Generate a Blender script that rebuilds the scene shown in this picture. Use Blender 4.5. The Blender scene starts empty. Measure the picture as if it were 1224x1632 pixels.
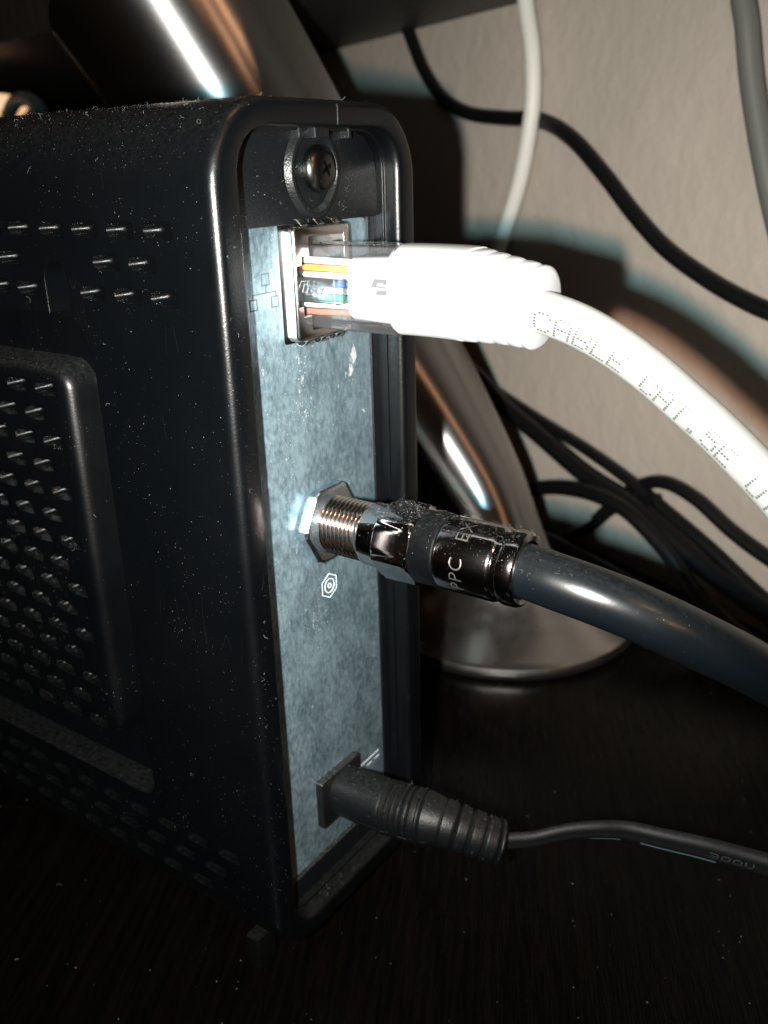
import bpy, bmesh, math, random
from mathutils import Vector, Matrix, noise
from mathutils.geometry import tessellate_polygon
random.seed(7)
PI = math.pi
S = 0.001                                   # everything below is written in millimetres
scn = bpy.context.scene
COL = scn.collection

# ------------------------------------------------------------------ camera
RC = ((0.8212222702, 0.5699850989, -0.0266640206),
      (-0.183684361, 0.3083123193, 0.9333828632),
      (0.5402351696, -0.7616170303, 0.3578902914))      # rows: camera right, up, back in world axes
CP = Vector((86.2814, -98.8076, 7.8888))
RIGHT, UP, BACK = (Vector(r) for r in RC)
cam_d = bpy.data.cameras.new('camera')
cam = bpy.data.objects.new('camera', cam_d)
COL.objects.link(cam)
M = Matrix((RIGHT, UP, BACK)).transposed().to_4x4()
M.translation = CP * S
cam.matrix_world = M
cam_d.sensor_width = 36
cam_d.lens = 1453.4 / 1632 * 36
cam_d.clip_start = 0.005
cam_d.clip_end = 20
cam_d.dof.use_dof = True
cam_d.dof.focus_distance = 0.126
cam_d.dof.aperture_fstop = 28
scn.camera = cam

# ------------------------------------------------------------------ world and lights
w = bpy.data.worlds.new('World')
scn.world = w
w.use_nodes = True
bg = w.node_tree.nodes['Background']
bg.inputs[0].default_value = (1.0, 0.62, 0.42, 1)
bg.inputs[1].default_value = 0.010
scn.view_settings.view_transform = 'Standard'
scn.view_settings.look = 'None'
scn.view_settings.gamma = 1
scn.view_settings.exposure = 0
scn.view_settings.use_curve_mapping = False


def area(name, pos, target, size, power, col, up=None):
    l = bpy.data.lights.new(name, 'AREA')
    l.shape = 'DISK'
    l.size = size * S
    l.energy = power
    l.color = col
    o = bpy.data.objects.new(name, l)
    COL.objects.link(o)
    o.location = Vector(pos) * S
    d = Vector(target) - Vector(pos)
    o.rotation_euler = d.to_track_quat('-Z', 'Y').to_euler()
    return o


# the telephone's two-tone flash: a cool and a warm emitter beside the lens
for nm, dx, dy, col, pw in (('flash_cool', -14.0, -2.0, (0.52, 0.90, 1.0), 0.27),
                            ('flash_warm', -14.0, -5.2, (1.0, 0.64, 0.46), 0.30)):
    p = CP + RIGHT * dx + UP * dy
    fl = area(nm, p, p - BACK * 100 + UP * 18 + RIGHT * 2, 3.4, pw, col)
    fl.data.spread = math.radians(106)
# the room's warm bulbs, out of the frame, above and to the right
for pos, sz, pw in (((130, 40, 560), 50, 0.45), ((560, -170, 420), 60, 0.55), ((640, -215, 150), 30, 0.35)):
    area('room_bulb', pos, (0, 80, -60), sz, pw, (1.0, 0.50, 0.26))


# ------------------------------------------------------------------ materials
def nt(name):
    m = bpy.data.materials.new(name)
    m.use_nodes = True
    n = m.node_tree.nodes
    l = m.node_tree.links
    return m, n, l, n['Principled BSDF']


def setp(b, **k):
    for a, v in k.items():
        a = a.replace('_', ' ')
        if isinstance(v, tuple) and len(v) == 3:
            v = (*v, 1)
        b.inputs[a].default_value = v


def math_n(n, l, op, a, b=None, clamp=False):
    m = n.new('ShaderNodeMath')
    m.operation = op
    m.use_clamp = clamp
    for i, v in enumerate((a, b)):
        if v is None:
            continue
        if isinstance(v, (int, float)):
            m.inputs[i].default_value = v
        else:
            l.new(v, m.inputs[i])
    return m.outputs[0]


def noise_n(n, l, co, scale, detail=2, rough=.5, stretch=None):
    t = n.new('ShaderNodeTexNoise')
    t.inputs['Scale'].default_value = scale
    t.inputs['Detail'].default_value = detail
    t.inputs['Roughness'].default_value = rough
    if stretch:
        mp = n.new('ShaderNodeMapping')
        mp.inputs['Scale'].default_value = stretch
        l.new(co, mp.inputs[0])
        co = mp.outputs[0]
    l.new(co, t.inputs['Vector'])
    return t.outputs['Fac']


def ramp(n, l, fac, a, b):
    r = n.new('ShaderNodeMapRange')
    r.inputs[1].default_value = a
    r.inputs[2].default_value = b
    l.new(fac, r.inputs[0])
    return r.outputs[0]


def mixc(n, l, fac, a, b):
    m = n.new('ShaderNodeMix')
    m.data_type = 'RGBA'
    if isinstance(fac, (int, float)):
        m.inputs[0].default_value = fac
    else:
        l.new(fac, m.inputs[0])
    for i, v in ((6, a), (7, b)):
        if isinstance(v, tuple):
            m.inputs[i].default_value = (*v, 1) if len(v) == 3 else v
        else:
            l.new(v, m.inputs[i])
    return m.outputs[2]


def plastic(name, col, rough=.42, bump=.25, bscale=2600, dust=.0, dustup=.0, dustcol=(.30, .31, .29), bev=0., spec=.5, grainy=.0,
            coat=0.):
    """moulded plastic: fine grain, flecks of dust everywhere and a felt of it on faces that look up"""
    m, n, l, b = nt(name)
    setp(b, Base_Color=col, Roughness=rough)
    b.inputs['Specular IOR Level'].default_value = spec
    b.inputs['Coat Weight'].default_value = coat
    b.inputs['Coat Roughness'].default_value = .12
    tc = n.new('ShaderNodeTexCoord')
    co = tc.outputs['Object']
    geo = n.new('ShaderNodeNewGeometry')
    sep = n.new('ShaderNodeSeparateXYZ')
    l.new(geo.outputs['Normal'], sep.inputs[0])
    up = math_n(n, l, 'POWER', math_n(n, l, 'MAXIMUM', sep.outputs[2], 0.0), 2.0)
    if dust or dustup:
        speck = noise_n(n, l, co, 4200, 1, .5)
        thr = noise_n(n, l, co, 120, 3, .6)
        # specks: top of a fine noise, gathered into patches by a coarse one
        f1 = math_n(n, l, 'ADD', speck, math_n(n, l, 'MULTIPLY', math_n(n, l, 'SUBTRACT', thr, .5), .22))
        f1 = math_n(n, l, 'ADD', f1, math_n(n, l, 'MULTIPLY', up, dustup * .10))
        fl = math_n(n, l, 'MULTIPLY', ramp(n, l, f1, .80 - .03 * dust, .86 - .03 * dust), .55, True)
        # soft film
        film = math_n(n, l, 'MULTIPLY', math_n(n, l, 'MULTIPLY', up, dustup), ramp(n, l, noise_n(n, l, co, 1500, 3, .7), .3, .8))
        film = math_n(n, l, 'MULTIPLY', film, .12)
        fac = math_n(n, l, 'MAXIMUM', fl, film, True)
        # scratches: thin iso-lines of a stretched noise
        sc = noise_n(n, l, co, 90, 1, .4, (2.2, 1, .35))
        ab = math_n(n, l, 'ABSOLUTE', math_n(n, l, 'SUBTRACT', sc, .5))
        line = math_n(n, l, 'LESS_THAN', ab, .0012)
        sm = math_n(n, l, 'GREATER_THAN', noise_n(n, l, co, 75, 1, .5), .62)
        scr = math_n(n, l, 'MULTIPLY', math_n(n, l, 'MULTIPLY', line, sm), .012)
        fac = math_n(n, l, 'MAXIMUM', fac, scr, True)
        l.new(mixc(n, l, fac, col, dustcol), b.inputs['Base Color'])
        r = math_n(n, l, 'ADD', math_n(n, l, 'MULTIPLY', fac, .5), rough, True)
        rv = ramp(n, l, noise_n(n, l, co, 60, 4, .6), .3, .8)
        r = math_n(n, l, 'ADD', r, math_n(n, l, 'MULTIPLY', rv, .10), True)
        l.new(r, b.inputs['Roughness'])
    bp = n.new('ShaderNodeBump')
    bp.inputs['Strength'].default_value = bump
    bp.inputs['Distance'].default_value = .00006
    h = noise_n(n, l, co, bscale, 2, .6)
    if grainy:
        v = n.new('ShaderNodeTexVoronoi')
        v.inputs['Scale'].default_value = 3800
        l.new(co, v.inputs['Vector'])
        h = math_n(n, l, 'ADD', h, math_n(n, l, 'MULTIPLY', v.outputs['Distance'], grainy))
    l.new(h, bp.inputs['Height'])
    if bev:
        bv = n.new('ShaderNodeBevel')
        bv.samples = 4
        bv.inputs['Radius'].default_value = bev * S
        l.new(bv.outputs[0], bp.inputs['Normal'])
    l.new(bp.outputs[0], b.inputs['Normal'])
    return m


def metal(name, col, rough=.2, bump=.0, bscale=900, bev=0., dustup=0., aniso=0., stretch=None, rvar=0.):
    m, n, l, b = nt(name)
    setp(b, Base_Color=col, Metallic=1.0, Roughness=rough)
    tc = n.new('ShaderNodeTexCoord')
    co = tc.outputs['Object']
    if aniso:
        b.inputs['Anisotropic'].default_value = aniso
        b.inputs['Anisotropic Rotation'].default_value = .25
        tg = n.new('ShaderNodeTangent')
        tg.direction_type = 'UV_MAP'
        l.new(tg.outputs[0], b.inputs['Tangent'])
    if rvar:
        f = noise_n(n, l, co, 500, 4, .65, stretch)
        l.new(math_n(n, l, 'ADD', math_n(n, l, 'MULTIPLY', ramp(n, l, f, .3, .7), rvar), rough), b.inputs['Roughness'])
    if dustup:
        geo = n.new('ShaderNodeNewGeometry')
        sep = n.new('ShaderNodeSeparateXYZ')
        l.new(geo.outputs['Normal'], sep.inputs[0])
        up = math_n(n, l, 'MAXIMUM', sep.outputs[2], -.2)
        f = noise_n(n, l, co, 4600, 2, .6)
        f = math_n(n, l, 'ADD', f, math_n(n, l, 'MULTIPLY', up, .17 * dustup))
        f = math_n(n, l, 'MULTIPLY', ramp(n, l, f, .74, .80), .5, True)
        l.new(mixc(n, l, f, col, (.33, .30, .27)), b.inputs['Base Color'])
        l.new(math_n(n, l, 'SUBTRACT', 1.0, f), b.inputs['Metallic'])
        l.new(math_n(n, l, 'ADD', math_n(n, l, 'MULTIPLY', f, .6), rough), b.inputs['Roughness'])
    if bump or bev:
        bp = n.new('ShaderNodeBump')
        bp.inputs['Strength'].default_value = bump
        bp.inputs['Distance'].default_value = .00005
        l.new(noise_n(n, l, co, bscale, 3, .6, stretch), bp.inputs['Height'])
        if bev:
            bv = n.new('ShaderNodeBevel')
            bv.samples = 4
            bv.inputs['Radius'].default_value = bev * S
            l.new(bv.outputs[0], bp.inputs['Normal'])
        l.new(bp.outputs[0], b.inputs['Normal'])
    return m


def plain(name, col, rough=.5, **k):
    m, n, l, b = nt(name)
    setp(b, Base_Color=col, Roughness=rough, **k)
    tc = n.new('ShaderNodeTexCoord')
    f = noise_n(n, l, tc.outputs['Object'], 1500, 2, .6)
    l.new(math_n(n, l, 'ADD', math_n(n, l, 'MULTIPLY', f, .12), rough - .06), b.inputs['Roughness'])
    return m


M_shell = plastic('black_plastic', (.0007, .0010, .0014), .27, .42, 2600, .35, .28, bev=.25, spec=.34)
M_panel = plastic('black_panel_plastic', (.0006, .0008, .0011), .29, .35, 2600, .35, .55, bev=.45, spec=.34)
M_frame = plastic('grained_black_plastic', (.0015, .0021, .0028), .36, .9, 3300, .9, .9, bev=.15, spec=.35, grainy=.4)
M_vent = plastic('vent_plastic', (.0007, .0009, .0011), .20, .12, 2600, .2, .1, spec=.6)
M_sock = plastic('socket_plastic', (.003, .003, .0035), .35, .2, 2600, .6, 1.0, bev=.25)
M_rubber = plastic('black_rubber', (.006, .006, .007), .48, .6, 3000, .5, .9, dustcol=(.16, .15, .14))
M_jacket = plastic('coax_jacket', (.0022, .0038, .0052), .25, .12, 1700, .35, .35, spec=.5, dustcol=(.30, .28, .26))
M_dc = plastic('power_lead_plastic', (.0018, .0026, .0030), .38, .9, 3000, .5, .6, spec=.23, dustcol=(.17, .16, .15))
M_lead = plastic('lead_plastic', (.0018, .0024, .0026), .5, .6, 3000, .6, .8, spec=.22, dustcol=(.17, .16, .15))
M_blackcord = plastic('black_cord', (.003, .003, .0035), .45, .15, 1500, spec=.35)
M_jack_white = plastic('white_jacket', (.25, .262, .25), .45, .25, 1600, .0, .0)
M_white = plastic('white_plastic', (.29, .295, .30), .42, .25, 1600, .0, .0)
M_whitecord = plastic('white_cord', (.64, .62, .57), .45, .2, 1200)
M_greycord = plastic('grey_cord', (.11, .11, .10), .5, .2, 1200)
M_foot = plastic('foot_rubber', (.0018, .002, .0022), .45, .8, 2600, .3, .2, spec=.15)
M_gap = plastic('shell_gap', (.0015, .0016, .0017), .5, .2, spec=.15)
M_chrome = metal('nickel_plate', (.52, .51, .51), .09, .05, 1600, .12, dustup=.75)
M_knurl = metal('nickel_sleeve', (.40, .39, .395), .12, .22, 700, .10, dustup=.5, stretch=(9, .5, .5))
M_thread = metal('nickel_thread', (.66, .62, .60), .16, .05, 1500, .0, dustup=.2)
M_nut = metal('zinc_nut', (.64, .72, .78), .17, .9, 1100, .25, rvar=.12)
M_shield = metal('tin_shield', (.62, .61, .60), .17, .04, 900, .25, dustup=.25)
M_screw = metal('black_screw', (.085, .085, .085), .27, .1, 1200, .1, dustup=.3)
M_ring = plastic('seal_ring', (.001, .0013, .0018), .42, .5, 3000, .5, .4, spec=.12)
M_print = plain('pale_print', (.62, .72, .76), .5)
M_ink = plain('dark_ink', (.03, .03, .035), .6)
M_greyink = plain('grey_ink', (.085, .085, .085), .6)
M_engrave = metal('bright_engraving', (.85, .78, .72), .35)


STAINS = ((15.8, -20.5, 2.0, .28), (14.6, -23.5, 1.6, .24), (11.6, -24.5, 1.0, .24), (17.8, -30.0, 1.7, .26), (2.0, -79, 4.0, .07))


def zinc():
    m, n, l, b = nt('zinc_plate')
    tc = n.new('ShaderNodeTexCoord')
    co = tc.outputs['Object']
    a = noise_n(n, l, co, 190, 6, .74, (1, 1, .7))
    c = noise_n(n, l, co, 1300, 3, .6, (1, 1, .6))
    d = noise_n(n, l, co, 3300, 1, .5)
    mx = math_n(n, l, 'ADD', math_n(n, l, 'MULTIPLY', a, .55), math_n(n, l, 'MULTIPLY', c, .45))
    f = ramp(n, l, mx, .40, .60)
    colr = mixc(n, l, f, (.082, .128, .155), (.195, .278, .320))
    # pale worn flecks, in drifts
    patch = noise_n(n, l, co, 95, 2, .5, (1, 1.6, .6))
    fl = math_n(n, l, 'ADD', noise_n(n, l, co, 800, 4, .7, (1, 1, .6)), math_n(n, l, 'MULTIPLY', math_n(n, l, 'SUBTRACT', patch, .5), .5))
    # worn drifts where the plate has been rubbed
    for (sy, sz, rad, amt) in STAINS:
        mp = n.new('ShaderNodeMapping')
        mp.inputs['Location'].default_value = (0, -(sy - 5) * S / 1.0, -(sz + 122) * S * .5)
        mp.inputs['Scale'].default_value = (0, 1, .5)
        l.new(co, mp.inputs[0])
        ln = n.new('ShaderNodeVectorMath')
        ln.operation = 'LENGTH'
        l.new(mp.outputs[0], ln.inputs[0])
        r_ = n.new('ShaderNodeMapRange')
        r_.inputs[1].default_value = rad * S
        r_.inputs[2].default_value = 0
        r_.inputs[4].default_value = amt
        l.new(ln.outputs['Value'], r_.inputs[0])
        fl = math_n(n, l, 'ADD', fl, r_.outputs[0])
    fl = ramp(n, l, fl, .71, .80)
    dots = math_n(n, l, 'GREATER_THAN', math_n(n, l, 'ADD', d, math_n(n, l, 'MULTIPLY', math_n(n, l, 'SUBTRACT', patch, .5), .35)), .77)
    fl = math_n(n, l, 'MULTIPLY', math_n(n, l, 'MAXIMUM', fl, dots, True), .8)
    l.new(mixc(n, l, fl, colr, (.78, .83, .85)), b.inputs['Base Color'])
    b.inputs['Metallic'].default_value = .60
    r = math_n(n, l, 'ADD', math_n(n, l, 'MULTIPLY', f, .12), .34)
    l.new(r, b.inputs['Roughness'])
    bp = n.new('ShaderNodeBump')
    bp.inputs['Strength'].default_value = .35
    bp.inputs['Distance'].default_value = .00005
    l.new(mx, bp.inputs['Height'])
    l.new(bp.outputs[0], b.inputs['Normal'])
    return m


M_zinc = zinc()


def clear(name, tint=(.93, .94, .96), spec=1.45, fl=.03):
    m, n, l, b = nt(name)
    n.remove(b)
    out = n['Material Output']
    tr = n.new('ShaderNodeBsdfTransparent')
    tr.inputs[0].default_value = (*tint, 1)
    gl = n.new('ShaderNodeBsdfGlossy')
    gl.inputs['Roughness'].default_value = .12
    fr = n.new('ShaderNodeFresnel')
    fr.inputs[0].default_value = spec
    df = n.new('ShaderNodeBsdfDiffuse')
    df.inputs[0].default_value = (.75, .76, .78, 1)
    m1 = n.new('ShaderNodeMixShader')
    m1.inputs[0].default_value = fl
    l.new(tr.outputs[0], m1.inputs[1])
    l.new(df.outputs[0], m1.inputs[2])
    m2 = n.new('ShaderNodeMixShader')
    l.new(fr.outputs[0], m2.inputs[0])
    l.new(m1.outputs[0], m2.inputs[1])
    l.new(gl.outputs[0], m2.inputs[2])
    l.new(m2.outputs[0], out.inputs[0])
    return m


M_clear = clear('clear_plastic', fl=.025)


def wall_mat():
    m, n, l, b = nt('painted_wall')
    tc = n.new('ShaderNodeTexCoord')
    co = tc.outputs['Object']
    f = noise_n(n, l, co, 150, 5, .6)
    g = noise_n(n, l, co, 14, 3, .5)
    c = mixc(n, l, ramp(n, l, g, .35, .65), (.41, .352, .298), (.462, .396, .336))
    l.new(c, b.inputs['Base Color'])
    b.inputs['Roughness'].default_value = .75
    bp = n.new('ShaderNodeBump')
    bp.inputs['Strength'].default_value = 1.0
    bp.inputs['Distance'].default_value = .0007
    l.new(f, bp.inputs['Height'])
    l.new(bp.outputs[0], b.inputs['Normal'])
    return m


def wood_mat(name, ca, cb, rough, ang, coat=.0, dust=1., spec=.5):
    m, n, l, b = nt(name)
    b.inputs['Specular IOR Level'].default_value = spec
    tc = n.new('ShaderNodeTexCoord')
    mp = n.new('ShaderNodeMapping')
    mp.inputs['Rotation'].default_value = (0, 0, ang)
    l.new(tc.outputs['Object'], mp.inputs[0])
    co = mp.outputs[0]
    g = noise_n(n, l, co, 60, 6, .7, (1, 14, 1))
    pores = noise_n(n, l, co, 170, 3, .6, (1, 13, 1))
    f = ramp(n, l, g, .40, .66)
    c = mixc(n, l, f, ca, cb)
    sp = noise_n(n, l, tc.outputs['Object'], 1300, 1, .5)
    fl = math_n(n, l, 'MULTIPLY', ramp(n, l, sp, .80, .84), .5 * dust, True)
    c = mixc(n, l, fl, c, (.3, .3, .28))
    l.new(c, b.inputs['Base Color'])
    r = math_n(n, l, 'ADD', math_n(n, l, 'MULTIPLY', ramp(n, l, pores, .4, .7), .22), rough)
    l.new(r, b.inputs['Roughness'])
    bp = n.new('ShaderNodeBump')
    bp.inputs['Strength'].default_value = .5
    bp.inputs['Distance'].default_value = .00025
    l.new(pores, bp.inputs['Height'])
    l.new(bp.outputs[0], b.inputs['Normal'])
    return m


M_wall = wall_mat()
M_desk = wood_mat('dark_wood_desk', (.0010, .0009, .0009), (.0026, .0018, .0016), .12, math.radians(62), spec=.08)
M_shelf = wood_mat('dark_wood_shelf', (.016, .014, .013), (.030, .026, .023), .45, math.radians(62), dust=0)
M_steel = metal('brushed_steel', (.50, .50, .50), .38, .25, 300, aniso=1.0, stretch=(1, 1, 8), rvar=.05)
M_base = metal('satin_steel', (.52, .50, .48), .27, .1, 400, rvar=.06)
M_lint = plain('grey_lint', (.13, .135, .13), .9)
M_glow = bpy.data.materials.new('stand_in_glow')  # emission added to give a blurred warm glow of unknown source
M_glow.use_nodes = True
_b = M_glow.node_tree.nodes['Principled BSDF']
_b.inputs['Emission Color'].default_value = (1, .55, .25, 1)
_b.inputs['Emission Strength'].default_value = .9


def wire_mat(col):
    return plain('wire_plastic', col, .4)


# ------------------------------------------------------------------ mesh helpers (millimetres in, metres out)
def link(name, me, mat, parent=None, loc=None):
    o = bpy.data.objects.new(name, me)
    COL.objects.link(o)
    if mat is not None and not me.materials:
        me.materials.append(mat)
    if parent is not None:
        o.parent = parent
    if loc is not None:
        o.location = Vector(loc) * S
    return o


def origin(p):
    v = Vector((0, 0, 0))
    while p is not None:
        v += p.location
        p = p.parent
    return v


def build(name, V, F, mat, parent=None, smooth=35, base=None, uv=None):
    """one mesh object from world millimetre vertices; its origin sits at its parent's, or at base"""
    o0 = origin(parent) if parent is not None else (Vector(base) * S if base is not None else Vector((0, 0, 0)))
    me = bpy.data.meshes.new(name)
    me.from_pydata([tuple(Vector(v) * S - o0) for v in V], [], F)
    me.validate()
    if uv:
        ul = me.uv_layers.new(name='UVMap')
        for lp in me.loops:
            ul.data[lp.index].uv = uv[lp.vertex_index]
    bm = bmesh.new()
    bm.from_mesh(me)
    bmesh.ops.recalc_face_normals(bm, faces=bm.faces)
    bm.to_mesh(me)
    bm.free()
    if smooth:
        me.polygons.foreach_set('use_smooth', [True] * len(me.polygons))
        me.set_sharp_from_angle(angle=math.radians(smooth))
    o = link(name, me, mat, parent)
    if parent is None and base is not None:
        o.location = Vector(base) * S
    return o


def empty(name, loc):
    o = bpy.data.objects.new(name, None)
    o.empty_display_size = .01
    COL.objects.link(o)
    o.location = Vector(loc) * S
    return o


def tag(o, label=None, cat=None, group=None, kind=None):
    if label:
        o['label'] = label
    if cat:
        o['category'] = cat
    if group:
        o['group'] = group
    if kind:
        o['kind'] = kind
    return o


def catmull(P, n):
    P = [Vector(p) for p in P]
    Q = [P[0] * 2 - P[1]] + P + [P[-1] * 2 - P[-2]]
    out = []
    for i in range(1, len(Q) - 2):
        a, b, c, d = Q[i - 1:i + 3]
        for k in range(n):
            t = k / n
            out.append(.5 * ((2 * b) + (c - a) * t + (2 * a - 5 * b + 4 * c - d) * t * t + (3 * b - a - 3 * c + d) * t ** 3))
    out.append(P[-1])
    return out


def frames(path, up=(0, 0, 1)):
    T = []
    for i in range(len(path)):
        a = path[max(i - 1, 0)]
        b = path[min(i + 1, len(path) - 1)]
        T.append((b - a).normalized())
    u = Vector(up)
    n = (u - T[0] * u.dot(T[0])).normalized()
    N = [n]
    for i in range(1, len(path)):
        n = (N[-1] - T[i] * N[-1].dot(T[i])).normalized()
        N.append(n)
    return T, N


def loft(loops, cap0=True, cap1=True):
    V, F = [], []
    k = len(loops[0])
    for lp in loops:
        V += [tuple(p) for p in lp]
    for i in range(len(loops) - 1):
        for j in range(k):
            a = i * k + j
            b = i * k + (j + 1) % k
            F.append((a, b, b + k, a + k))
    if cap0:
        F.append(tuple(range(k))[::-1])
    if cap1:
        F.append(tuple(range((len(loops) - 1) * k, len(loops) * k)))
    return V, F


def tube(name, path, rad, mat, parent=None, seg=16, up=(0, 0, 1), section=None, smooth=40, base=None, uvs=False):
    """rad: number or function of (index, count); section(theta) -> (a, b) multipliers along normal and binormal"""
    T, N = frames(path, up)
    loops, uv = [], []
    for i, p in enumerate(path):
        r = rad(i, len(path)) if callable(rad) else rad
        B = T[i].cross(N[i])
        lp = []
        for j in range(seg):
            t = 2 * PI * j / seg
            a, b = (math.cos(t), math.sin(t)) if section is None else section(t)
            lp.append(p + N[i] * (a * r) + B * (b * r))
            uv.append((j / seg, i / len(path)))
        loops.append(lp)
    V, F = loft(loops)
    return build(name, V, F, mat, parent, smooth, base, uv if uvs else None)


def lathe(name, org, axis, prof, mat, parent=None, seg=40, smooth=30, cap=True, base=None, fn=None, uvs=False):
    A = Vector(axis).normalized()
    u = Vector((0, 0, 1)) if abs(A.z) < .9 else Vector((1, 0, 0))
    U = (u - A * u.dot(A)).normalized()
    W = A.cross(U)
    loops, uv = [], []
    for i, (x, r) in enumerate(prof):
        lp = []
        for j in range(seg):
            t = 2 * PI * j / seg
            rr, xx = (r, x) if fn is None else fn(x, r, t)
            lp.append(Vector(org) + A * xx + (U * math.cos(t) + W * math.sin(t)) * max(rr, .001))
            uv.append((j / seg, x * .05))
        loops.append(lp)
    V, F = loft(loops, cap, cap)
    return build(name, V, F, mat, parent, smooth, base, uv if uvs else None)


def rrect(y0, y1, z0, z1, r, n=8):
    """rounded rectangle, counter-clockwise in (y, z)"""
    out = []
    for cy, cz, a0 in ((y1 - r, z1 - r, 0), (y0 + r, z1 - r, 90), (y0 + r, z0 + r, 180), (y1 - r, z0 + r, 270)):
        for k in range(n + 1):
            a = math.radians(a0 + 90 * k / n)
            out.append((cy + r * math.cos(a), cz + r * math.sin(a)))
    return out


def slab(name, outline, d0, d1, axis, mat, parent=None, bevel=.0, smooth=35, steps=2, base=None):
    """outline in the plane across axis (x: (y,z); y: (x,z); z: (x,y)), thick from d0 to d1, edge of the d1 side rounded"""
    def put(p, d):
        return {'x': (d, p[0], p[1]), 'y': (p[0], d, p[1]), 'z': (p[0], p[1], d)}[axis]

    def inset(o, b):
        if not b:
            return o
        k = len(o)
        ar = sum(o[i][0] * o[(i + 1) % k][1] - o[(i + 1) % k][0] * o[i][1] for i in range(k))
        sg = 1 if ar > 0 else -1
        res = []
        for i in range(k):
            p0, p1, p2 = Vector(o[i - 1]), Vector(o[i]), Vector(o[(i + 1) % k])
            e1 = (p1 - p0)
            e2 = (p2 - p1)
            if e1.length < 1e-9 or e2.length < 1e-9:
                res.append(tuple(p1))
                continue
            e1.normalize()
            e2.normalize()
            n1 = Vector((-e1.y, e1.x)) * sg
            n2 = Vector((-e2.y, e2.x)) * sg
            q = (n1 + n2)
            q = q / max(q.dot(n1), .3)
            res.append(tuple(p1 + q * b))
        return res
    s = 1 if d1 > d0 else -1
    loops = [[put(p, d0) for p in outline]]
    if bevel:
        for k in range(steps + 1):
            a = PI / 2 * k / steps
            loops.append([put(p, d1 - s * bevel * (1 - math.sin(a))) for p in inset(outline, bevel * (1 - math.cos(a)))])
    else:
        loops.append([put(p, d1) for p in outline])
    V, F = loft(loops)
    return build(name, V, F, mat, parent, smooth, base)


def boolean(o, cutter, op='DIFFERENCE', smooth=30):
    md = o.modifiers.new('b', 'BOOLEAN')
    md.operation = op
    md.object = cutter
    md.solver = 'EXACT'
    md.use_self = False
    dg = bpy.context.evaluated_depsgraph_get()
    me = bpy.data.meshes.new_from_object(o.evaluated_get(dg))
    o.modifiers.clear()
    old = o.data
    o.data = me
    bpy.data.meshes.remove(old)
    bpy.data.objects.remove(cutter)
    me.polygons.foreach_set('use_smooth', [True] * len(me.polygons))
    me.set_sharp_from_angle(angle=math.radians(smooth))


def join_vf(parts):
    V, F = [], []
    for v, f in parts:
        k = len(V)
        V += list(v)
        F += [tuple(i + k for i in q) for q in f]
    return V, F


# ------------------------------------------------------------------ the setting
DZ = -122.0                                     # desk top
WN = Vector((-0.42926695, -0.90317766, 0))      # wall normal, towards the room
WP = Vector((15.3, 166.4, 0))
WD = Vector((0.90317766, -0.42926695, 0))


def wallpt(s, z, off=0):
    return WP + WD * s + WN * off + Vector((0, 0, z))


V, F = join_vf([loft([[wallpt(-1300, DZ - 30), wallpt(700, DZ - 30), wallpt(700, 900), wallpt(-1300, 900)],
                      [wallpt(-1300, DZ - 30, -30), wallpt(700, DZ - 30, -30), wallpt(700, 900, -30), wallpt(-1300, 900, -30)]])])
tag(build('wall', V, F, M_wall, None, 0), kind='structure')
a0, a1 = wallpt(-1200, 0, .2), wallpt(600, 0, .2)
V, F = loft([[(-900, -420, DZ - 25), (700, -420, DZ - 25), (a1.x, a1.y, DZ - 25), (a0.x, a0.y, DZ - 25)],
             [(-900, -420, DZ), (700, -420, DZ), (a1.x, a1.y, DZ), (a0.x, a0.y, DZ)]])
tag(build('desk_top', V, F, M_desk, None, 0), kind='structure')

ZS = 55.6                                       # underside of the shelf
b0, b1 = wallpt(-1100, 0, .3), wallpt(330, 0, .3)
sh = empty('desk_shelf', (-150, 150, ZS))
tag(sh, 'dark wooden shelf crossing the top of the picture against the beige wall', 'shelf')
c0, c1 = wallpt(-1100, 0, 400), wallpt(-150, 0, 112)
c2 = wallpt(330, 0, 112)
out = [(b0.x, b0.y), (c0.x, c0.y), (c1.x, c1.y), (c2.x, c2.y), (b1.x, b1.y)]
slab('shelf_board', out, ZS, ZS + 18, 'z', M_shelf, sh, 1.0)

# ------------------------------------------------------------------ the modem
mo = empty('cable_modem', (-60, 5, DZ))
tag(mo, 'black plastic cable modem standing upright on the desk, its blue-grey metal port plate facing right', 'modem')


def shell_loop(x, ins, r=None):
    rr = max(10.5 - ins, 1.6) if r is None else r
    return [(x, y, z) for y, z in rrect(-17 + ins, 27 - ins, -116.5 + ins * .96, 16 - ins * .72, rr, 10)]


prof = [(-150, 3.5), (-148.6, 1.6), (-146.5, .5), (-143, 0), (-100, 0), (-60, 0), (-30, 0), (-10, 0), (3.3, 0), (3.85, .06), (4.3, .24), (4.65, .52),
        (4.88, .9), (5.0, 1.45), (5.0, 3.9), (4.85, 4.35), (4.5, 4.7), (4.0, 4.85), (2.35, 4.9), (2.25, 5.3), (-2.2, 5.35)]
V, F = loft([shell_loop(x, i) for x, i in prof])
shell = build('shell', V, F, M_shell, mo, 30)

# recessed bay for the bracket, with the keyhole slot on its upper edge
bay = [(-160, -93)]
for k in range(7):
    a = math.radians(-90 + 90 * k / 6)
    bay.append((-24.6 + 3.2 * math.cos(a), -89.8 + 3.2 * math.sin(a)))
bay += [(-21.5, -19), (-21.8, -16.4), (-23.2, -13.6), (-24.6, -12.0), (-24.8, -11.2), (-24.8, -6.4)]
for k in range(1, 9):
    a = PI * k / 8
    bay.append((-27.4 + 2.6 * math.cos(a), -6.4 + 2.6 * math.sin(a)))
bay += [(-30, -11.2), (-160, -11.2)]
cut = slab('cut', bay, -12.0, -30, 'y', None, None)
boolean(shell, cut)


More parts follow.
